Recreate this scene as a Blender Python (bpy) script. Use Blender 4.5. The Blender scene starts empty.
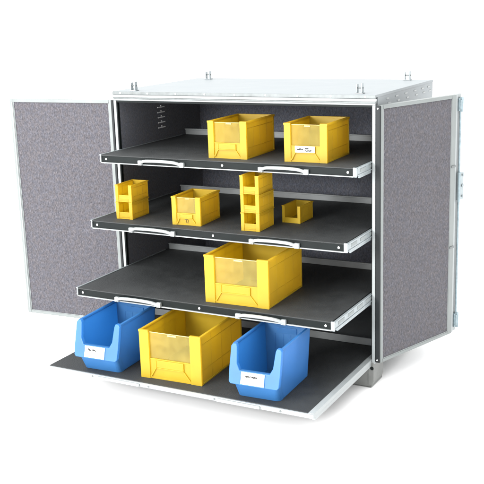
import bpy, bmesh, math, random
from mathutils import Vector, Matrix
random.seed(7)
S = bpy.context.scene
COL = S.collection

# ------------------------------------------------------------ materials
def mat(name, col, rough=0.5, metal=0.0, spec=0.5, noise=0.0, nscale=30.0, bump=0.0, bscale=200.0, coat=0.0):
    m = bpy.data.materials.new(name); m.use_nodes = True
    nt = m.node_tree; b = nt.nodes['Principled BSDF']
    b.inputs['Base Color'].default_value = (*col, 1)
    b.inputs['Roughness'].default_value = rough
    b.inputs['Metallic'].default_value = metal
    b.inputs['Specular IOR Level'].default_value = spec
    b.inputs['Coat Weight'].default_value = coat
    tc = nt.nodes.new('ShaderNodeTexCoord')
    if noise > 0:
        n = nt.nodes.new('ShaderNodeTexNoise'); n.inputs['Scale'].default_value = nscale
        n.inputs['Detail'].default_value = 5
        nt.links.new(tc.outputs['Object'], n.inputs['Vector'])
        r = nt.nodes.new('ShaderNodeMapRange')
        r.inputs['From Min'].default_value = .3; r.inputs['From Max'].default_value = .7
        r.inputs['To Min'].default_value = 1 - noise; r.inputs['To Max'].default_value = 1 + noise
        nt.links.new(n.outputs['Fac'], r.inputs['Value'])
        mx = nt.nodes.new('ShaderNodeVectorMath'); mx.operation = 'SCALE'
        mx.inputs[0].default_value = col
        nt.links.new(r.outputs['Result'], mx.inputs['Scale'])
        nt.links.new(mx.outputs[0], b.inputs['Base Color'])
        r2 = nt.nodes.new('ShaderNodeMapRange')
        r2.inputs['To Min'].default_value = max(0, rough - .12); r2.inputs['To Max'].default_value = min(1, rough + .12)
        nt.links.new(n.outputs['Fac'], r2.inputs['Value'])
        nt.links.new(r2.outputs['Result'], b.inputs['Roughness'])
    if bump > 0:
        n = nt.nodes.new('ShaderNodeTexNoise'); n.inputs['Scale'].default_value = bscale
        n.inputs['Detail'].default_value = 3
        nt.links.new(tc.outputs['Object'], n.inputs['Vector'])
        bp = nt.nodes.new('ShaderNodeBump'); bp.inputs['Strength'].default_value = bump
        bp.inputs['Distance'].default_value = .002
        nt.links.new(n.outputs['Fac'], bp.inputs['Height'])
        nt.links.new(bp.outputs['Normal'], b.inputs['Normal'])
    return m

def felt(name, dark, mid, light, stretch=.38):
    m = bpy.data.materials.new(name); m.use_nodes = True
    nt = m.node_tree; N = nt.nodes; L = nt.links; b = N['Principled BSDF']
    b.inputs['Roughness'].default_value = .95; b.inputs['Specular IOR Level'].default_value = .1
    b.inputs['Sheen Weight'].default_value = .15
    tc = N.new('ShaderNodeTexCoord'); mp = N.new('ShaderNodeMapping')
    mp.inputs['Scale'].default_value = (1, 1, stretch)
    L.new(tc.outputs['Object'], mp.inputs['Vector'])
    n1 = N.new('ShaderNodeTexNoise'); n1.inputs['Scale'].default_value = 240; n1.inputs['Detail'].default_value = 4; n1.inputs['Roughness'].default_value = .75
    n2 = N.new('ShaderNodeTexNoise'); n2.inputs['Scale'].default_value = 420; n2.inputs['Detail'].default_value = 2
    n3 = N.new('ShaderNodeTexNoise'); n3.inputs['Scale'].default_value = 60; n3.inputs['Detail'].default_value = 3
    for n in (n1, n2): L.new(mp.outputs[0], n.inputs['Vector'])
    L.new(tc.outputs['Object'], n3.inputs['Vector'])
    add = N.new('ShaderNodeMix'); add.data_type = 'FLOAT'; add.inputs[0].default_value = .35
    L.new(n1.outputs['Fac'], add.inputs[2]); L.new(n2.outputs['Fac'], add.inputs[3])
    cr = N.new('ShaderNodeValToRGB'); e = cr.color_ramp.elements
    e[0].position = .36; e[0].color = (*dark, 1); e[1].position = .64; e[1].color = (*light, 1)
    q = cr.color_ramp.elements.new(.5); q.color = (*mid, 1)
    L.new(add.outputs[0], cr.inputs['Fac'])
    # faint warm / cool fibres
    cr2 = N.new('ShaderNodeValToRGB'); e = cr2.color_ramp.elements
    e[0].position = .4; e[0].color = (1.04, .99, .97, 1); e[1].position = .6; e[1].color = (.98, .99, 1.04, 1)
    L.new(n3.outputs['Fac'], cr2.inputs['Fac'])
    mx = N.new('ShaderNodeMix'); mx.data_type = 'RGBA'; mx.blend_type = 'MULTIPLY'; mx.inputs[0].default_value = 1
    L.new(cr.outputs['Color'], mx.inputs[6]); L.new(cr2.outputs['Color'], mx.inputs[7])
    L.new(mx.outputs[2], b.inputs['Base Color'])
    bp = N.new('ShaderNodeBump'); bp.inputs['Strength'].default_value = .5; bp.inputs['Distance'].default_value = .002
    L.new(n1.outputs['Fac'], bp.inputs['Height']); L.new(bp.outputs['Normal'], b.inputs['Normal'])
    return m

M = dict(
    white=mat('white_enamel', (.235, .252, .254), .42, noise=.06, nscale=12),
    alu=mat('brushed_aluminium', (.19, .205, .205), .42, .35, noise=.12, nscale=25),
    frame=mat('satin_door_frame', (.150, .165, .162), .45, .2, noise=.08, nscale=14),
    grey=mat('galvanised_grey', (.12, .13, .13), .45, .45, noise=.18, nscale=35),
    zinc=mat('zinc_steel', (.19, .24, .26), .38, .4, noise=.2, nscale=60),
    rail=mat('galvanised_rail', (.24, .27, .28), .4, .35, noise=.12, nscale=45),
    skid=mat('dull_aluminium_skid', (.16, .165, .158), .48, .35, noise=.16, nscale=22),
    slot=mat('slot_shadow_grey', (.17, .19, .19), .6),
    cap=mat('pale_aluminium_cover', (.168, .186, .194), .55, noise=.03, nscale=6),
    black=mat('black_steel', (.005, .007, .007), .45, spec=.12, noise=.15, nscale=20),
    rubber=mat('black_rubber', (.007, .009, .010), .6, spec=.3),
    mat=mat('ribbed_dark_matting', (.0155, .0175, .018), .66, spec=.45, noise=.16, nscale=16, bump=.9, bscale=320),
    felt=felt('heather_felt', (.032, .031, .035), (.060, .0585, .065), (.106, .103, .113)),
    lining=felt('charcoal_felt', (.045, .048, .056), (.075, .080, .094), (.115, .122, .14)),
    yellow=mat('yellow_polypropylene', (.46, .342, .026), .36, noise=.06, nscale=14, bump=.12, bscale=500),
    blue=mat('blue_polypropylene', (.042, .155, .325), .38, noise=.05, nscale=14, bump=.12, bscale=500),
    paper=mat('white_label_card', (.8, .8, .77), .6),
    ink=mat('black_ink', (.02, .02, .02), .7),
    screw=mat('bright_screw', (.85, .85, .85), .25, .3),
    floor=mat('white_backdrop_paper', (.92, .92, .92), .9, spec=.1, noise=.008, nscale=3),
    back=mat('inner_grey_bar', (.16, .17, .17), .5, .2, noise=.1, nscale=20),
)
def thin_plastic(m, col, fac):
    nt = m.node_tree; N = nt.nodes; b = N['Principled BSDF']
    t = N.new('ShaderNodeBsdfTranslucent'); t.inputs['Color'].default_value = (*col, 1)
    x = N.new('ShaderNodeMixShader'); x.inputs[0].default_value = fac
    nt.links.new(b.outputs[0], x.inputs[1]); nt.links.new(t.outputs[0], x.inputs[2])
    nt.links.new(x.outputs[0], N['Material Output'].inputs['Surface'])
thin_plastic(M['yellow'], (.88, .65, .05), .50)
thin_plastic(M['blue'], (.14, .46, .85), .44)
def clear():
    m = bpy.data.materials.new('clear_window_plastic'); m.use_nodes = True
    nt = m.node_tree; N = nt.nodes; L = nt.links
    N.remove(N['Principled BSDF'])
    tr = N.new('ShaderNodeBsdfTransparent'); tr.inputs['Color'].default_value = (.99, .96, .80, 1)
    gl = N.new('ShaderNodeBsdfGlossy'); gl.inputs['Roughness'].default_value = .12; gl.inputs['Color'].default_value = (.55, .55, .5, 1)
    df = N.new('ShaderNodeBsdfDiffuse'); df.inputs['Color'].default_value = (.70, .58, .16, 1)
    tc = N.new('ShaderNodeTexCoord'); n = N.new('ShaderNodeTexNoise'); n.inputs['Scale'].default_value = 35; n.inputs['Detail'].default_value = 6
    L.new(tc.outputs['Object'], n.inputs['Vector'])
    r = N.new('ShaderNodeMapRange'); r.inputs['From Min'].default_value = .35; r.inputs['From Max'].default_value = .7
    r.inputs['To Min'].default_value = .09; r.inputs['To Max'].default_value = .13
    L.new(n.outputs['Fac'], r.inputs['Value'])
    m1 = N.new('ShaderNodeMixShader'); L.new(r.outputs[0], m1.inputs[0]); L.new(tr.outputs[0], m1.inputs[1]); L.new(df.outputs[0], m1.inputs[2])
    fr = N.new('ShaderNodeFresnel'); fr.inputs['IOR'].default_value = 1.3
    m2 = N.new('ShaderNodeMixShader'); L.new(fr.outputs[0], m2.inputs[0]); L.new(m1.outputs[0], m2.inputs[1]); L.new(gl.outputs[0], m2.inputs[2])
    L.new(m2.outputs[0], N['Material Output'].inputs['Surface'])
    return m
M['clear'] = clear()

# ------------------------------------------------------------ mesh collector
class MB:
    def __init__(s): s.v = []; s.f = []; s.m = []
    def box(s, x0, x1, y0, y1, z0, z1, mi=0, X=None):
        if x0 > x1: x0, x1 = x1, x0
        if y0 > y1: y0, y1 = y1, y0
        if z0 > z1: z0, z1 = z1, z0
        c = [Vector(p) for p in ((x0,y0,z0),(x1,y0,z0),(x1,y1,z0),(x0,y1,z0),(x0,y0,z1),(x1,y0,z1),(x1,y1,z1),(x0,y1,z1))]
        s.hexa(c, mi, X); return s
    def hexa(s, c, mi=0, X=None):
        if X: c = [X @ p for p in c]
        b = len(s.v); s.v += [tuple(p) for p in c]
        for q in ((0,3,2,1),(4,5,6,7),(0,1,5,4),(1,2,6,5),(2,3,7,6),(3,0,4,7)):
            s.f.append(tuple(b+i for i in q)); s.m.append(mi)
    def prism(s, A, B, mi=0):
        """A, B: matching rings of 3-D points"""
        n = len(A); b = len(s.v); s.v += [tuple(p) for p in A] + [tuple(p) for p in B]
        s.f.append(tuple(b+i for i in range(n))); s.m.append(mi)
        s.f.append(tuple(b+n+i for i in reversed(range(n)))); s.m.append(mi)
        for i in range(n):
            j = (i+1) % n
            s.f.append((b+i, b+n+i, b+n+j, b+j)); s.m.append(mi)
        return s
    def cyl(s, p0, p1, r, n=14, mi=0):
        p0 = Vector(p0); p1 = Vector(p1); d = (p1-p0).normalized()
        a = d.orthogonal().normalized(); c = d.cross(a)
        R = [[p + a*r*math.cos(t*2*math.pi/n) + c*r*math.sin(t*2*math.pi/n) for t in range(n)] for p in (p0, p1)]
        return s.prism(R[0], R[1], mi)
    def build(s, name, mats, parent=None, bevel=0.0015, seg=2, loc=None):
        me = bpy.data.meshes.new(name); me.from_pydata(s.v, [], s.f)
        if not isinstance(mats, (list, tuple)): mats = [mats]
        for m in mats: me.materials.append(m)
        for p, mi in zip(me.polygons, s.m): p.material_index = mi
        bm = bmesh.new(); bm.from_mesh(me); bmesh.ops.recalc_face_normals(bm, faces=bm.faces); bm.to_mesh(me); bm.free()
        o = bpy.data.objects.new(name, me); COL.objects.link(o)
        if parent: o.parent = parent
        if loc: o.location = loc
        if bevel > 0:
            bv = o.modifiers.new('bevel', 'BEVEL'); bv.width = bevel; bv.segments = seg; bv.limit_method = 'ANGLE'; bv.angle_limit = math.radians(40)
            bv.harden_normals = False
        return o
def empty(name, label, cat, loc=(0,0,0), rz=0, group=None):
    o = bpy.data.objects.new(name, None); COL.objects.link(o); o.empty_display_size = .05
    o.location = loc; o.rotation_euler = (0,0,rz); o['label'] = label; o['category'] = cat
    if group: o['group'] = group
    return o

# ------------------------------------------------------------ setting: white sweep
f = MB(); f.v = [(-30,-30,0),(30,-30,0),(30,30,0),(-30,30,0)]; f.f = [(0,1,2,3)]; f.m = [0]
fl = f.build('floor', M['floor'], bevel=0); fl['kind'] = 'structure'

# ------------------------------------------------------------ cabinet
W, H, D = 1.2, 1.178, .72
ZB = .112                                # top of the skid
cab = empty('storage_cabinet', 'open white metal storage cabinet with felt lined double doors and four pull-out black shelves', 'cabinet')

sd = MB()
sd.box(0, .010, .012, D, ZB, H-.04); sd.build('side_panel', M['white'], cab)
sd = MB(); sd.box(W-.010, W, .022, D, ZB, H-.001)
for y in (.13, .24, .354, .471, .574, .66):            # pressed ventilation slots under the top edge
    for k, (dy, z) in enumerate(((0, 1.153), (.02, 1.134))):
        sd.box(W-.001, W+.0016, y+dy-.016, y+dy+.016, z-.0035, z+.0035, 1)
sd.build('side_panel', [M['cap'], M['alu']], cab, bevel=.0012)
MB().box(.010, W-.010, D-.012, D, ZB, H-.004).build('back_panel', M['white'], cab)
MB().box(.010, W-.010, .014, D-.012, ZB-.002, ZB-.014).build('bottom_panel', M['alu'], cab)
# felt lining
lf = MB(); lf.box(.0102, .0165, .018, D-.02, ZB, H-.042)
lf.build('felt_lining', M['lining'], cab, bevel=0)
lf = MB(); lf.box(W-.0165, W-.0102, .024, D-.02, ZB, H-.042); lf.build('felt_lining', M['lining'], cab, bevel=0)
lf = MB(); lf.box(.0105, W-.0105, D-.019, D-.0125, ZB, H-.042); lf.build('felt_lining', M['lining'], cab, bevel=0)
lf = MB(); lf.box(.0167, W-.0167, .03, D-.020, H-.048, H-.042); lf.build('felt_lining', M['lining'], cab, bevel=0)
# five bright vent slots on the left wall
vs = MB()
for k in range(5):
    z = .980 + k*.0235
    vs.box(.0166, .0185, .315, .375, z-.0025, z+.0025)
    vs.box(.0166, .0178, .345-.004, .345+.004, z+.003, z+.009)
vs.build('wall_vent', M['screw'], cab, bevel=.0006)
# top cover with lip and rivets
tp = MB()
tp.box(-.004, W+.002, .001, D+.002, H-.010, H)
tp.box(-.002, W, 0, .0008, H-.014, H-.002)
tp.build('top_cover', M['cap'], cab, bevel=.0015)
MB().box(-.003, W+.001, -.0035, .0, H-.0145, H-.001).build('top_lip', M['grey'], cab, bevel=.001)
MB().box(-.005, W+.004, -.010, .006, H-.0255, H-.015).build('top_trim', M['white'], cab, bevel=.003, seg=3)
MB().box(-.002, W+.001, -.004, .008, H-.0325, H-.026).build('top_seal', M['grey'], cab, bevel=.0008)
MB().box(.001, W-.002, -.003, .012, H-.039, H-.033).build('top_rail', M['white'], cab, bevel=.0008)
for k in range(9):
    x = .04 + k*.14
    MB().cyl((x, -.0055, H-.0075), (x, -.0034, H-.0075), .0035, 12).build('rivet', M['screw'], cab, bevel=.0005)
# front frame posts, inner dark return, gasket
for x0, x1 in ((0, .013), (W-.013, W)):
    MB().box(x0, x1, -.003, .011, ZB-.006, H-.0395).build('frame_post', M['white'], cab, bevel=.0015)
for x0, x1 in ((.0135, .0175), (W-.0165, W-.0133)):
    MB().box(x0, x1, .0, .016, ZB, H-.049).build('frame_return', M['black'], cab, bevel=.001)
MB().box(.0135, W-.0135, .0, .016, H-.048, H-.0395).build('frame_return', M['black'], cab, bevel=.001)
MB().box(-.013, -.0015, -.006, .014, ZB-.002, H-.040).build('door_gasket', M['rubber'], cab, bevel=.003)
g = MB(); g.box(W+.0015, W+.021, -.006, .014, ZB+.002, H-.040)
g = g.build('door_gasket', M['rubber'], cab, bevel=.003)
for z in (H-.050, ZB+.014):
    MB().cyl((W+.011, -.010, z), (W+.011, -.0055, z), .003, 12).build('screw', M['screw'], cab, bevel=.0005)
# skid rails under the body
for y0 in (.0, D-.12):
    sk = MB()
    n = 9
    sk.box(.012, W-.018, y0, y0+.004, .004, ZB-.016)
    sk.box(.012, W-.018, y0+.004, y0+.12, ZB-.020, ZB-.015)
    sk.box(.012, W-.018, y0+.116, y0+.12, .004, ZB-.021)
    sk.box(.012, W-.018, y0-.001, y0+.118, 0, .0035)
    sk.box(W-.018, W-.014, y0, y0+.12, .002, ZB-.015)
    sk.build('skid_rail', M['skid'], cab, bevel=.0012)
    if y0 == 0:
        ft = MB()
        ft.prism([(W-.014, -.004, .012), (W-.008, -.004, .022), (W-.004, -.004, .034), (W-.004, -.004, ZB), (W-.03, -.004, ZB), (W-.03, -.004, .012)],
                 [(W-.014, .11, .012), (W-.008, .11, .022), (W-.004, .11, .034), (W-.004, .11, ZB), (W-.03, .11, ZB), (W-.03, .11, .012)])
        ft.build('corner_foot', M['skid'], cab, bevel=.003)
        MB().cyl((W-.012, -.0055, .086), (W-.012, -.0042, .086), .0075, 18).build('foot_hole', M['black'], cab, bevel=0)
# lifting lugs
for (x, y) in ((.090, .03), (1.12, .045), (1.10, .675), (.10, .655)):
    l = MB(); l.box(x-.016, x+.016, y-.014, y+.014, H+.0004, H+.004)
    l.box(x-.012, x-.009, y-.010, y+.010, H+.0042, H+.036)
    l.box(x+.009, x+.012, y-.010, y+.010, H+.0042, H+.040)
    lo = l.build('lifting_lug', M['rail'], cab, bevel=.001)
    MB().cyl((x-.014, y, H+.022), (x+.014, y, H+.022), .003, 12).build('pin', M['grey'], lo, bevel=0)

# ------------------------------------------------------------ doors
Z0, Z1 = .113, 1.139
def door(hx, ang, s, dw, stile_free, strip, label):
    # local frame: x from hinge to free edge, felt face towards y*s, thickness away from it
    R = Matrix.Translation((hx, 0, 0)) @ Matrix.Rotation(ang, 4, 'Z')
    Y = lambda a: a*s
    fx = dw - strip
    m = MB()
    m.box(0, fx, Y(-.026), Y(-.029), Z0+.001, Z1-.001)
    fr = m.build('door', M['white'], cab, bevel=.001); fr['label'] = label
    fr.matrix_local = R
    m = MB()
    m.box(0, .013, Y(0), Y(-.0255), Z0, Z1)
    m.box(fx-stile_free, fx, Y(0), Y(-.0255), Z0, Z1)
    m.box(.0135, fx-stile_free-.0005, Y(.0003), Y(-.0255), Z1-.014, Z1)
    m.box(.0135, fx-stile_free-.0005, Y(.0003), Y(-.0255), Z0, Z0+.013)
    m.build('door_frame', M['frame'], fr, bevel=.0015)
    b = MB(); b.box(.0135, fx-stile_free-.0005, Y(-.0035), Y(-.022), Z0+.0135, Z1-.0145)
    b.build('felt_panel', M['felt'], fr, bevel=0)
    e = MB()                                  # thin inner bead round the felt
    e.box(.0132, .0160, Y(-.001), Y(-.005), Z0+.0135, Z1-.0145)
    e.box(fx-stile_free-.0035, fx-stile_free-.0008, Y(-.001), Y(-.005), Z0+.0135, Z1-.0145)
    e.box(.0165, fx-stile_free-.004, Y(-.001), Y(-.005), Z0+.0135, Z0+.0165)
    e.build('felt_bead', M['alu'], fr, bevel=.0005)
    return fr, Y
dl, Y = door(-.0155, math.radians(183.6), 1, .545, .019, 0, 'flat open door swung out to the left')
m = MB(); m.box(.5455, .5475, Y(-.002), Y(-.028), Z0+.002, Z1-.002); m.build('edge_trim', M['alu'], dl, bevel=.0005)
m = MB(); m.box(.529, .535, Y(.0008), Y(.0016), Z1-.012, Z0+.01) ; m.build('edge_seal', M['alu'], dl, bevel=.0003)
ANG = 1.2356
dr, Y = door(W+.0225, ANG, -1, .534, .027, .052, 'door swung right round past the corner, with latch rod on its edge')
m = MB()
m.box(.4825, .4875, Y(-.010), Y(-.028), Z0+.004, Z1-.001, 1)       # dark gap
m.box(.488, .534, Y(-.014), Y(-.022), Z0, Z1+.001)
m.box(.488, .5, Y(-.006), Y(-.0135), Z0, Z1+.001)
m.build('latch_strip', [M['white'], M['grey']], dr, bevel=.0015)
m = MB(); m.cyl((.520, Y(-.006), Z0+.02), (.520, Y(-.006), Z1-.012), .0050, 16)
m.build('latch_rod', M['zinc'], dr, bevel=0)
for z0, z1 in ((1.070, 1.122), (.135, .195)):
    m = MB(); m.box(.503, .530, Y(-.0005), Y(-.0138), z0, z1); m.box(.507, .515, Y(.004), Y(-.0003), z0+.006, z1-.006)
    m.cyl((.522, Y(.0), z0-.004), (.522, Y(.0), z1+.004), .006, 14)
    m.build('rod_guide', M['zinc'], dr, bevel=.001)
m = MB(); m.box(.512, .550, Y(-.002), Y(-.0135), .695, .812); m.box(.5345, .556, Y(-.0145), Y(-.02), .700, .806)
m.box(.505, .516, Y(.006), Y(-.0015), .688, .815, 1)
m.cyl((.540, Y(-.001), .80), (.540, Y(.004), .80), .005, 12); m.cyl((.540, Y(-.001), .71), (.540, Y(.004), .71), .005, 12)
m.cyl((.540, Y(-.001), .755), (.540, Y(.003), .755), .007, 12)
m.build('latch_plate', [M['rail'], M['zinc']], dr, bevel=.0012)
for z in (.845, .50):
    m = MB(); m.box(.455, .4835, Y(.0006), Y(.0035), z-.0045, z+.0045); m.build('strike_clip', M['grey'], dr, bevel=.0006)

# ------------------------------------------------------------ shelves (drawers)
def shelf(z, e, depth, label, thin=False):
    y0 = -e; y1 = y0 + depth
    t = MB()
    if not thin:
        t.box(.031, W-.031, y0+.0015, y0+.006, z-.030, z-.0045)             # front panel
        t.box(.031, W-.031, y0+.0062, y1, z-.010, z-.0045)
    else:
        t.box(.020, W-.020, y0+.003, y1, z-.013, z-.0045)
    sh = t.build('shelf', M['black'], cab, bevel=.001); sh['label'] = label
    if thin:
        m = MB(); m.box(.012, W-.038, y0+.004, y1-.02, z-.004, z)
    else:
        m = MB(); m.box(.028, W-.031, y0-.001, y1-.012, z-.004, z)
    m.build('rubber_mat', M['mat'], sh, bevel=.0012)
    if not thin:
        m = MB(); m.box(.029, W-.029, y0-.004, y0+.008, z-.0345, z-.0306); m.build('front_lip', M['white'], sh, bevel=.0008)
        m = MB(); m.box(.0245, .0285, y0-.003, y0+.012, z-.034, z-.006); m.box(.0235, .0305, y0-.004, y0+.010, z-.0055, z-.0045)
        m.build('end_plate', M['alu'], sh, bevel=.0006)
        for x in (.052, .615, W-.052):
            MB().cyl((x, y0-.0012, z-.017), (x, y0+.0016, z-.017), .0046, 14).build('screw', M['screw'], sh, bevel=.0008)
        for x0, x1 in ((.225, .435), (.785, .985)):                   # bowed grab handles
            A = []; n = 16; m = MB()
            pts = []
            for i in range(n+1):
                u = i/n; a = math.sin(math.pi*u)
                flat = min(1, a*2.2)
                pts.append((x0+(x1-x0)*u, y0-.006-.014*flat, z-.026+.011*flat+.004*a))
            for i in range(n):
                p, q = pts[i], pts[i+1]
                def ring(c, i):
                    w = .0075 if i in (0, n) else .0056
                    return [(c[0], c[1]-.006, c[2]-w), (c[0], c[1]+.005, c[2]-w), (c[0], c[1]+.005, c[2]+w), (c[0], c[1]-.006, c[2]+w)]
                m.prism(ring(p, i), ring(q, i+1))
            bm_handle = m
            for xx in (x0+.004, x1-.004):
                m.box(xx-.010, xx+.010, y0-.012, y0+.001, z-.034, z-.014)
            # weld segments so the bevel reads as one bar
            o = m.build('handle', M['white'], sh, bevel=.0)
            bmm = bmesh.new(); bmm.from_mesh(o.data); bmesh.ops.remove_doubles(bmm, verts=bmm.verts, dist=1e-5)
            seen = {}
            for fc in list(bmm.faces):
                k = tuple(sorted(v.index for v in fc.verts)); seen.setdefault(k, []).append(fc)
            dead = [fc for l in seen.values() if len(l) > 1 for fc in l]
            bmesh.ops.delete(bmm, geom=dead, context='FACES_ONLY')
            bmesh.ops.recalc_face_normals(bmm, faces=bmm.faces); bmm.to_mesh(o.data); bmm.free()
            bv = o.modifiers.new('bevel', 'BEVEL'); bv.width = .002; bv.segments = 3; bv.limit_method = 'ANGLE'; bv.angle_limit = math.radians(40)
        for k, (x0, x1, xo) in enumerate(((.0175, .0235, .0170), (W-.0235, W-.0175, W-.0170))):
            m = MB()
            m.box(x0, x1, y0+.004, y1-.03, z-.031, z+.001)
            m.box(x0, x1, y0+.03, y1-.03, z-.042, z-.0315, 0)
            a, b_ = (x1, x1+.0012) if k else (x0-.0012, x0)
            yy = y0+.035
            while yy < y1-.1:
                m.box(a, b_, yy, yy+.060, z-.020, z-.008, 1); yy += .095
            m.box(x0-.003 if not k else x1, x0 if not k else x1+.003, y0+.0045, y1-.03, z-.0035, z+.0008, 0)
            m.box(x0-.003 if not k else x1, x0 if not k else x1+.003, y0+.0045, y1-.03, z-.0305, z-.0265, 0)
            m.build('slide_rail', [M['rail'], M['slot']], sh, bevel=.0008)
        m = MB(); m.box(W-.0305, W-.0160, y0-.004, y0+.0035, z-.034, z+.002)
        m.build('end_plate', M['rail'], sh, bevel=.001)
        # drawer's rear upstand
        m = MB(); m.box(.03, W-.031, y1-.010, y1-.004, z-.003, z+.028); m.box(.03, W-.031, y1-.016, y1-.0105, z+.022, z+.028)
        m.build('rear_upstand', M['back'], sh, bevel=.001)
    else:
        m = MB(); m.box(.014, W-.012, y0-.006, y0+.0028, z-.0165, z-.0012); m.build('front_lip', M['white'], sh, bevel=.0012)
        for x in (.235, .50, .79, 1.06):
            MB().cyl((x, y0-.0078, z-.009), (x, y0-.0061, z-.009), .004, 14).build('screw', M['grey'], sh, bevel=.0005)
        for x0, x1 in ((.26, .46), (.80, .98)):
            m = MB()
            m.box(x0, x1, y0-.014, y0-.0063, z-.0155, z-.0035)
            m.build('handle', M['white'], sh, bevel=.004, seg=3)
        m = MB(); m.box(W-.0375, W-.014, y0+.003, y1-.03, z-.0155, z-.0008); m.box(W-.030, W-.016, y0+.02, y1-.03, z-.032, z-.016)
        m.build('slide_rail', M['white'], sh, bevel=.0015)
        m = MB(); m.box(.014, .0195, y0+.003, y1-.03, z-.0155, z-.0045); m.build('slide_rail', M['white'], sh, bevel=.001)
        m = MB(); m.box(.03, W-.031, y1-.010, y1-.004, z-.003, z+.028)
        m.build('rear_upstand', M['back'], sh, bevel=.001)
ZS = (.924, .659, .397, .124); ES = (.153, .2466, .3753, .579)
shelf(ZS[0], ES[0], .695, 'top pull-out shelf')
shelf(ZS[1], ES[1], .72, 'second pull-out shelf')
shelf(ZS[2], ES[2], .72, 'third pull-out shelf')
shelf(ZS[3], ES[3], .74, 'bottom shelf pulled out furthest', True)

# ------------------------------------------------------------ writing strokes
def scribble(words, x0, z0, hgt, y, parent, mtl):
    """small handwritten strokes: words = list of (start x, length, line z)"""
    m = MB()
    for (sx, ln, lz) in words:
        x = x0+sx; k = 0; px, pz = x, z0+lz
        while px < x0+sx+ln:
            nx = px + hgt*random.uniform(.22, .38)
            nz = z0+lz + hgt*(random.uniform(.6, 1.2) if k % 2 == 0 else random.uniform(-.2, .15))
            t = hgt*.19
            d = Vector((nx-px, 0, nz-pz)).normalized(); q = Vector((-d.z, 0, d.x))*t
            a = Vector((px, y, pz)); b = Vector((nx, y, nz))
            A = [a-q, a+q, b+q, b-q]
            m.prism(A, [p + Vector((0, -.0004, 0)) for p in A])
            px, pz = nx, nz; k += 1
    return m.build('writing', mtl, parent, bevel=0)

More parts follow.
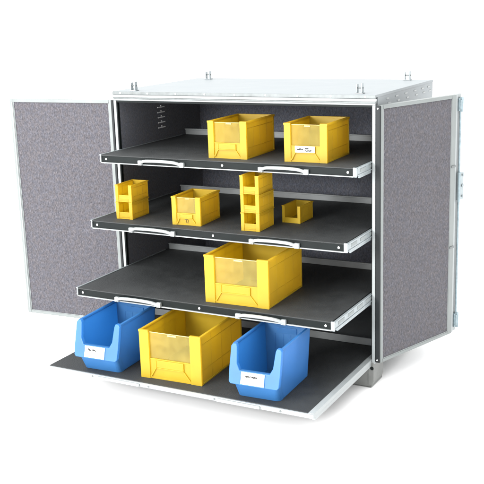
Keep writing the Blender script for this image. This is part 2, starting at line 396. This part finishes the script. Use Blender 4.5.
# ------------------------------------------------------------ yellow bins
def yellow_bin(label, loc, rz, w, L, h, window=True, holder=True, card=False, mark=False, low=.42, group=None, post=.15, small=False):
    r = empty('storage_bin', label, 'bin', loc, rz, group)
    t = .0028 if not small else .002
    pw = post*w; ins = .0045 if not small else .0025; rim = .0075 if not small else .004
    pd = .010 if not small else .006
    tp = .012*w                                    # slight taper towards the base
    b = MB()
    # floor of the bin
    b.box(ins+t, w-ins-t, pd, L-ins-t, .004, .004+t)
    # side and back walls
    b.box(ins, ins+t, pd*.6, L-ins, .0015, h-rim*.5)
    b.box(w-ins-t, w-ins, pd*.6, L-ins, .0015, h-rim*.5)
    b.box(ins+t*.5, w-ins-t*.5, L-ins-t, L-ins-.0002, .0018, h-rim*.4)
    # rolled rim
    b.box(-.001, ins+t+.001, pd+.0005, L+.001, h-rim, h)
    b.box(w-ins-t-.001, w+.001, pd+.0005, L+.001, h-rim, h)
    b.box(ins+t+.0015, w-ins-t-.0015, L-ins-t-.001, L+.001, h-rim, h-.0003)
    # side skirts: bottom border, rear border
    for x0, x1 in ((.0008, ins+.0005), (w-ins-.0005, w-.0008)):
        b.box(x0, x1, pd+.0006, L-.0025, 0, rim*.8)
        b.box(x0, x1, L-rim-.002, L-.003, rim*.8+.0004, h-rim-.0004)
        n = 3 if not small else 2
        xm0, xm1 = (ins-.0004, ins+.0003) if x0 < w/2 else (w-ins-.0003, w-ins+.0004)
        for k in range(1, n+1):
            yy = pd+(L-pd-rim)*k/(n+1)
            b.box(xm0, xm1, yy-.0012, yy+.0012, rim, h-rim*1.2)
        b.box(xm0, xm1, pd+.012, L-rim-.01, h*.28, h*.28+.0022)
        b.box(xm0, xm1, pd+.012, L-rim-.01, h*.80, h*.80+.0022)
    # front corner posts
    b.box(0, pw, 0, pd, 0, h-.0005)
    b.box(w-pw*1.1, w, 0, pd, 0, h-.0005)
    b.box(-.0015, pw*.98, -.001, pd*.95, h-rim*.9, h+.0006)
    b.box(w-pw*1.08, w+.0015, -.001, pd*.95, h-rim*.9, h+.0006)
    # low front wall
    fy = .0048 if not small else .003
    b.box(pw+.0003, w-pw*1.1-.0003, fy, fy+t, 0.001, h*low)
    b.box(pw+.0004, w-pw*1.1-.0004, fy-.0012, fy+t+.001, h*low-.003, h*low+.0005)
    b.box(pw+.0004, w-pw*1.1-.0004, fy-.0015, fy-.0001, .0, h*.035)
    b.build('bin_body', M['yellow'], r, bevel=.0016 if not small else .0008)
    if holder:
        hx0, hx1 = pw+.10*w, w-pw-.13*w; hz0, hz1 = h*low*.55, h*low-.004
        o = MB()
        o.box(hx0, hx1, -.0012, fy-.0016, hz0, hz0+.0028)
        o.box(hx0, hx0+.0028, -.0012, fy-.0016, hz0+.003, hz1)
        o.box(hx1-.0028, hx1, -.0012, fy-.0016, hz0+.003, hz1)
        o.box(hx0+.003, hx1-.003, .0010, fy-.0013, hz0+.003, hz1)
        # flared ribs down to the foot
        for sgn, hx, bx in ((-1, hx0, pw+.012*w), (1, hx1, w-pw*1.1-.012*w)):
            wv = .0035
            A = [(hx-wv/2, -.0006, hz0-.0003), (hx+wv/2, -.0006, hz0-.0003), (bx+wv*.9, -.0006, h*.045), (bx-wv*.9, -.0006, h*.045)]
            o.prism(A, [(p[0], fy-.0016, p[2]) for p in A])
        o.build('label_holder', M['yellow'], r, bevel=.0006)
        if card:
            c = MB(); c.box(hx0+.002, hx1-.0, -.0024, -.0014, hz0+.004, hz1+.004)
            c = c.build('label_card', M['paper'], r, bevel=0)
            ww = hx1-hx0
            scribble([(.12*ww, .30*ww, .0), (.52*ww, .17*ww, .004), (.54*ww, .28*ww, -.0055)], hx0, hz0+.0135, .0062, -.0025, c, M['ink'])
        if mark:
            k = MB(); cx = w*.52; cz = h*.155
            k.box(cx-.011, cx+.001, fy-.0022, fy-.0004, cz+.005, cz+.007); k.box(cx-.006, cx-.0042, fy-.0022, fy-.0004, cz-.006, cz+.0048)
            k.box(cx+.003, cx+.0048, fy-.0022, fy-.0004, cz-.004, cz+.005); k.box(cx-.004, cx+.006, fy-.0022, fy-.0004, cz-.008, cz-.0062)
            k.build('moulded_mark', mat('mark_brown', (.10, .06, .01), .6), r, bevel=0)
    if window:
        p = MB(); p.box(pw*.8, w-pw*.9, fy+t+.001, fy+t+.0022, h*low*.8, h*.955)
        wn = p.build('window', M['clear'], r, bevel=0)
        e = MB(); e.box(pw+.001, w-pw*1.1-.001, fy+t+.0005, fy+t+.0027, h*.955, h*.967)
        e.box(w*.46, w*.60, fy+t-.001, fy+t+.0005, h*.915, h*.945)
        e.build('window_edge', mat('window_edge_frost', (.40, .33, .12), .3), wn, bevel=.0004)
    return r
dg = math.radians
yellow_bin('medium yellow bin with empty label holder, left one of the pair on the top shelf', (.520, -.093, ZS[0]), dg(1.2), .173, .268, .150)
yellow_bin('medium yellow bin with written white label card on its front, right on the top shelf', (.858, -.088, ZS[0]), dg(1.5), .178, .250, .150, card=True)
sg = 'small yellow bins in two stacks on the second shelf'
SB = dict(window=False, holder=False, small=True, low=.40, post=.17)
def small_bin(label, loc, rz, L):
    r = yellow_bin(label, loc, rz, .080, L, .0722, group=sg, **SB)
    w, h = .08, .0722
    o = MB(); o.box(w*.2, w*.78, -.0004, .0016, h*.13, h*.16); o.box(w*.2, w*.78, -.0004, .0016, h*.02, h*.05)
    o.build('label_holder', M['yellow'], r, bevel=.0004)
    return r
for k, lb in enumerate(('small yellow bin, lower of the stacked pair on the second shelf',
                        'small yellow bin, upper of the stacked pair on the second shelf')):
    small_bin(lb, (.107+.001*k, -.180, ZS[1]+.0735*k), dg(1.5), .136)
for k, lb in enumerate(('small yellow bin at the bottom of the stack of three',
                        'small yellow bin in the middle of the stack of three',
                        'small yellow bin on top of the stack of three')):
    small_bin(lb, (.713+(.0, .001, -.001)[k], -.192+(.0, -.001, .001)[k], ZS[1]+.0735*k), dg((1.6, .8, 2.2)[k]), .139)
yellow_bin('small yellow bin with open front standing alone right of the stack of three', (.802, -.004, ZS[1]), dg(-1), .080, .127, .070,
           window=False, holder=False, small=True, low=.30, post=.13)
yellow_bin('mid-sized yellow bin with a small dark mark low on its front, on the second shelf', (.395, -.194, ZS[1]), dg(3), .130, .183, .117, mark=True)
yellow_bin('large yellow bin with clear window alone on the third shelf', (.622, -.336, ZS[2]), dg(1.2), .274, .325, .190, low=.42, post=.155)
yellow_bin('large yellow bin with clear window standing between the two blue bins', (.431, -.530, ZS[3]), dg(2.2), .268, .360, .195, low=.42, post=.155)

# ------------------------------------------------------------ blue bins
def blue_bin(label, loc, rz, wr):
    r = empty('storage_bin', label, 'bin', loc, rz)
    w, L, h, t = .171, .318, .203, .0032
    lipz, lipt = .062, .112
    fl = .010                                             # flare at rim height
    def ox(z): return fl*(z/h)
    b = MB()
    # side walls (profile in y,z; x follows the flare)
    prof = [(.074, .002), (L-.014, .002), (L-.002, h-.004), (.046, h-.006), (.030, .120), (.014, lipz+.004), (.046, lipz-.004)]
    for s in (0, 1):
        f0 = (lambda z: -ox(z)) if s == 0 else (lambda z: w+ox(z))
        f1 = (lambda z: -ox(z)+t) if s == 0 else (lambda z: w+ox(z)-t)
        b.prism([(f0(z), y, z) for y, z in prof], [(f1(z), y, z) for y, z in prof])
        # rim strip
        xa, xb = (-fl-.0035, -fl+.0055) if s == 0 else (w+fl-.0055, w+fl+.0035)
        b.hexa([Vector(p) for p in ((xa,.050,h-.010),(xb,.050,h-.010),(xb,L+.002,h-.008),(xa,L+.002,h-.008),(xa,.048,h-.001),(xb,.048,h-.001),(xb,L+.002,h+.001),(xa,L+.002,h+.001))])
    # rear wall, slightly raked
    b.prism([(t, L-.016, .002), (w-t, L-.016, .002), (w+fl-t, L-.004, h-.004), (-fl+t, L-.004, h-.004)],
            [(t, L-.0195, .002), (w-t, L-.0195, .002), (w+fl-t, L-.0075, h-.004), (-fl+t, L-.0075, h-.004)])
    b.box(-fl+.006, w+fl-.006, L-.010, L+.002, h-.0085, h+.0006)
    # floor
    b.box(t+.0005, w-t-.0005, .054, L-.020, .0025, .0058)
    for k in range(1, 6):
        b.box(t+.001+k*w/6.4-.001, t+.001+k*w/6.4+.001, .060, L-.03, .006, .0072)
    # raked base front under the lip
    nb = 7
    top, bot = [], []
    def arc(x0, x1, yf, rad):                             # plan of the front with rounded corners
        pts = [(x0, yf+.03)]
        for k in range(nb): a_ = math.pi/2*k/(nb-1); pts.append((x0+rad-rad*math.cos(a_), yf+rad-rad*math.sin(a_)))
        for k in range(nb): a_ = math.pi/2*k/(nb-1); pts.append((x1-rad+rad*math.sin(a_), yf+rad-rad*math.cos(a_)))
        return pts + [(x1, yf+.03)]
    Bo = arc(.0006, w-.0006, .044, .016); To = arc(-.003, w+.003, .016, .012)
    Bi = arc(.0036, w-.0036, .047, .0135); Ti = arc(.000, w, .019, .0095)
    for k in range(len(Bo)-1):
        q = [(Bo[k], 0), (Bo[k+1], 0), (To[k+1], lipz-.001), (To[k], lipz-.001)]
        g_ = [(Bi[k], 0), (Bi[k+1], 0), (Ti[k+1], lipz-.001), (Ti[k], lipz-.001)]
        b.prism([(c[0], c[1], z) for c, z in q], [(c[0], c[1], z) for c, z in g_])
    # back wall pull: raised frame
    b.box(w*.27, w*.75, L-.0125, L-.0088, h-.040, h-.018)
    for xx in (w*.22, w*.42, w*.60, w*.80):
        b.hexa([Vector(p) for p in ((xx-.0012,L-.0215,.01),(xx+.0012,L-.0215,.01),(xx+.0012,L-.019,.01),(xx-.0012,L-.019,.01),(xx-.0012,L-.0112,h-.044),(xx+.0012,L-.0112,h-.044),(xx+.0012,L-.0085,h-.044),(xx-.0012,L-.0085,h-.044))])
    b.build('bin_body', M['blue'], r, bevel=.0010)
    # front U-shaped collar, leaning back
    fy = lambda z: .0 + (z-lipz)*(.037/(h-lipz))
    cl = MB()
    e = fl+.005
    ou = [(-e, h-.008), (-e-.001, .115), (-e+.001, lipz+.008), (-e+.008, lipz), (w+e-.008, lipz), (w+e-.001, lipz+.008), (w+e+.001, .115), (w+e, h-.008), (w+e-.006, h+.0005)]
    inn = [(w+e-.020, h+.0005), (w+e-.024, h-.010), (w+e-.029, .134), (w+e-.041, lipt), (-e+.041, lipt), (-e+.029, .134), (-e+.024, h-.010), (-e+.020, h+.0005), (-e+.006, h+.0005)]
    ring = ou + inn
    # split the U in convex pieces: left upright, lip, right upright
    pieces = [[(-e, h-.008), (-e-.001, .115), (-e+.002, lipt+.001), (-e+.041, lipt+.001), (-e+.029, .134), (-e+.024, h-.010), (-e+.020, h+.0005), (-e+.006, h+.0005)],
              [(-e+.002, lipt), (-e+.001, lipz+.010), (-e+.010, lipz), (w+e-.010, lipz), (w+e-.001, lipz+.010), (w+e-.002, lipt)],
              ]
    pieces.append([(w-x, z) for x, z in reversed(pieces[0])])
    ring3 = ring
    A = [(x, fy(z)-.001, z) for x, z in ring3]; B = [(x, fy(z)+.0165, z) for x, z in ring3]
    # concave ring outline closed as one solid
    cl.prism(A, B)
    o = cl.build('front_collar', M['blue'], r, bevel=.0022, seg=3)
    # triangulate the concave caps so they shade cleanly
    bm = bmesh.new(); bm.from_mesh(o.data)
    bmesh.ops.triangulate(bm, faces=[f_ for f_ in bm.faces if len(f_.verts) > 4]); bmesh.ops.recalc_face_normals(bm, faces=bm.faces)
    bm.to_mesh(o.data); bm.free()
    # inner lip ledge
    m = MB(); m.box(-e+.016, w+e-.016, .0125, .030, lipt-.012, lipt-.0035); m.build('lip_ledge', M['blue'], r, bevel=.001)
    # card
    x0, x1 = w*.20, w*.74
    zc0, zc1 = lipz+.004, lipt-.003
    A = [(x0, fy(zc0)-.0018, zc0), (x1, fy(zc0)-.0018, zc0), (x1, fy(zc1)-.0018, zc1), (x0, fy(zc1)-.0018, zc1)]
    m = MB(); m.prism(A, [(p[0], p[1]+.0006, p[2]) for p in A]); c = m.build('label_card', M['paper'], r, bevel=0)
    zm = zc0+(zc1-zc0)*.60
    k = scribble(wr, x0, 0, .0075, 0, c, M['ink'])
    # lay the strokes on the raked card
    for v in k.data.vertices:
        z = v.co.z + zm; v.co.z = z; v.co.y = fy(z) - .0018 + v.co.y - .0001
    m = MB()
    for xx in (x0-.003, x1+.001):
        A = [(xx, fy(zc0)-.003, zc0), (xx+.002, fy(zc0)-.003, zc0), (xx+.002, fy(zc1)-.003, zc1), (xx, fy(zc1)-.003, zc1)]
        m.prism(A, [(p[0], p[1]+.0018, p[2]) for p in A])
    z_ = zc0-.0025
    A = [(x0-.003, fy(z_)-.003, z_), (x1+.003, fy(z_)-.003, z_), (x1+.003, fy(zc0)-.003, zc0), (x0-.003, fy(zc0)-.003, zc0)]
    m.prism(A, [(p[0], p[1]+.0018, p[2]) for p in A])
    m.build('label_holder', M['blue'], r, bevel=.0003)
    return r
blue_bin('blue open-front bin at the left end of the bottom shelf', (.164, -.582, ZS[3]), dg(2.5), [(.016, .014, 0), (.036, .016, -.001)])
blue_bin('blue open-front bin right of the large yellow bin on the bottom shelf', (.864, -.580, ZS[3]), dg(2.0), [(.018, .020, 0), (.042, .022, .000)])

# ------------------------------------------------------------ light
w = bpy.data.worlds.new('World'); S.world = w; w.use_nodes = True
bg = w.node_tree.nodes['Background']; bg.inputs['Color'].default_value = (1, 1, 1, 1)
wn = w.node_tree.nodes; wl = w.node_tree.links            # white studio: brighter overhead and to the left, never below white
tc = wn.new('ShaderNodeTexCoord')
def lobe(d, a, b, top):
    dt = wn.new('ShaderNodeVectorMath'); dt.operation = 'DOT_PRODUCT'; dt.inputs[1].default_value = Vector(d).normalized()
    wl.new(tc.outputs['Generated'], dt.inputs[0])
    mr = wn.new('ShaderNodeMapRange'); mr.inputs['From Min'].default_value = a; mr.inputs['From Max'].default_value = b
    mr.inputs['To Min'].default_value = 0; mr.inputs['To Max'].default_value = top; mr.interpolation_type = 'SMOOTHSTEP'
    wl.new(dt.outputs['Value'], mr.inputs['Value']); return mr.outputs['Result']
ad = wn.new('ShaderNodeMath'); ad.operation = 'ADD'; ad2 = wn.new('ShaderNodeMath'); ad2.operation = 'ADD'; ad2.inputs[1].default_value = 1.5
wl.new(lobe((-.50, -.84, .12), .45, .98, 2.9), ad.inputs[0]); wl.new(lobe((-.2, -.1, .95), .3, .95, 1.3), ad.inputs[1])
wl.new(ad.outputs[0], ad2.inputs[0]); wl.new(ad2.outputs[0], bg.inputs['Strength'])
def area(name, loc, target, size, power, col=(1,1,1)):
    l = bpy.data.lights.new(name, 'AREA'); l.energy = power; l.shape = 'RECTANGLE'; l.size = size; l.size_y = size*.8; l.color = col
    o = bpy.data.objects.new(name, l); COL.objects.link(o); o.location = loc
    o.rotation_euler = (Vector(target)-Vector(loc)).to_track_quat('-Z', 'Y').to_euler()
    return o
area('studio_softbox', (-.5, -4.6, 1.9), (.6, .1, .5), 1.3, 200)

# ------------------------------------------------------------ camera
cam = bpy.data.cameras.new('camera'); co = bpy.data.objects.new('camera', cam); COL.objects.link(co)
yaw, pitch, roll, fpx = -.49654, .24249, -.03271, 944.453
cy, sy, cp, sp = math.cos(yaw), math.sin(yaw), math.cos(pitch), math.sin(pitch)
fw = Vector((sy*cp, cy*cp, -sp)); rt = Vector((cy, -sy, 0)); up = rt.cross(fw)
r2 = rt*math.cos(roll) + up*math.sin(roll); u2 = -rt*math.sin(roll) + up*math.cos(roll)
mw = Matrix((r2, u2, -fw)).transposed().to_4x4(); mw.translation = Vector((2.44027, -3.37727, 1.50863))
co.matrix_world = mw
cam.sensor_width = 36; cam.lens = 36*fpx/484; cam.clip_end = 200; cam.clip_start = .05
S.camera = co

S.render.engine = 'CYCLES'
S.view_settings.view_transform = 'Standard'; S.view_settings.look = 'None'
S.view_settings.exposure = .42; S.view_settings.gamma = 1
S.cycles.max_bounces = 10; S.cycles.transparent_max_bounces = 12
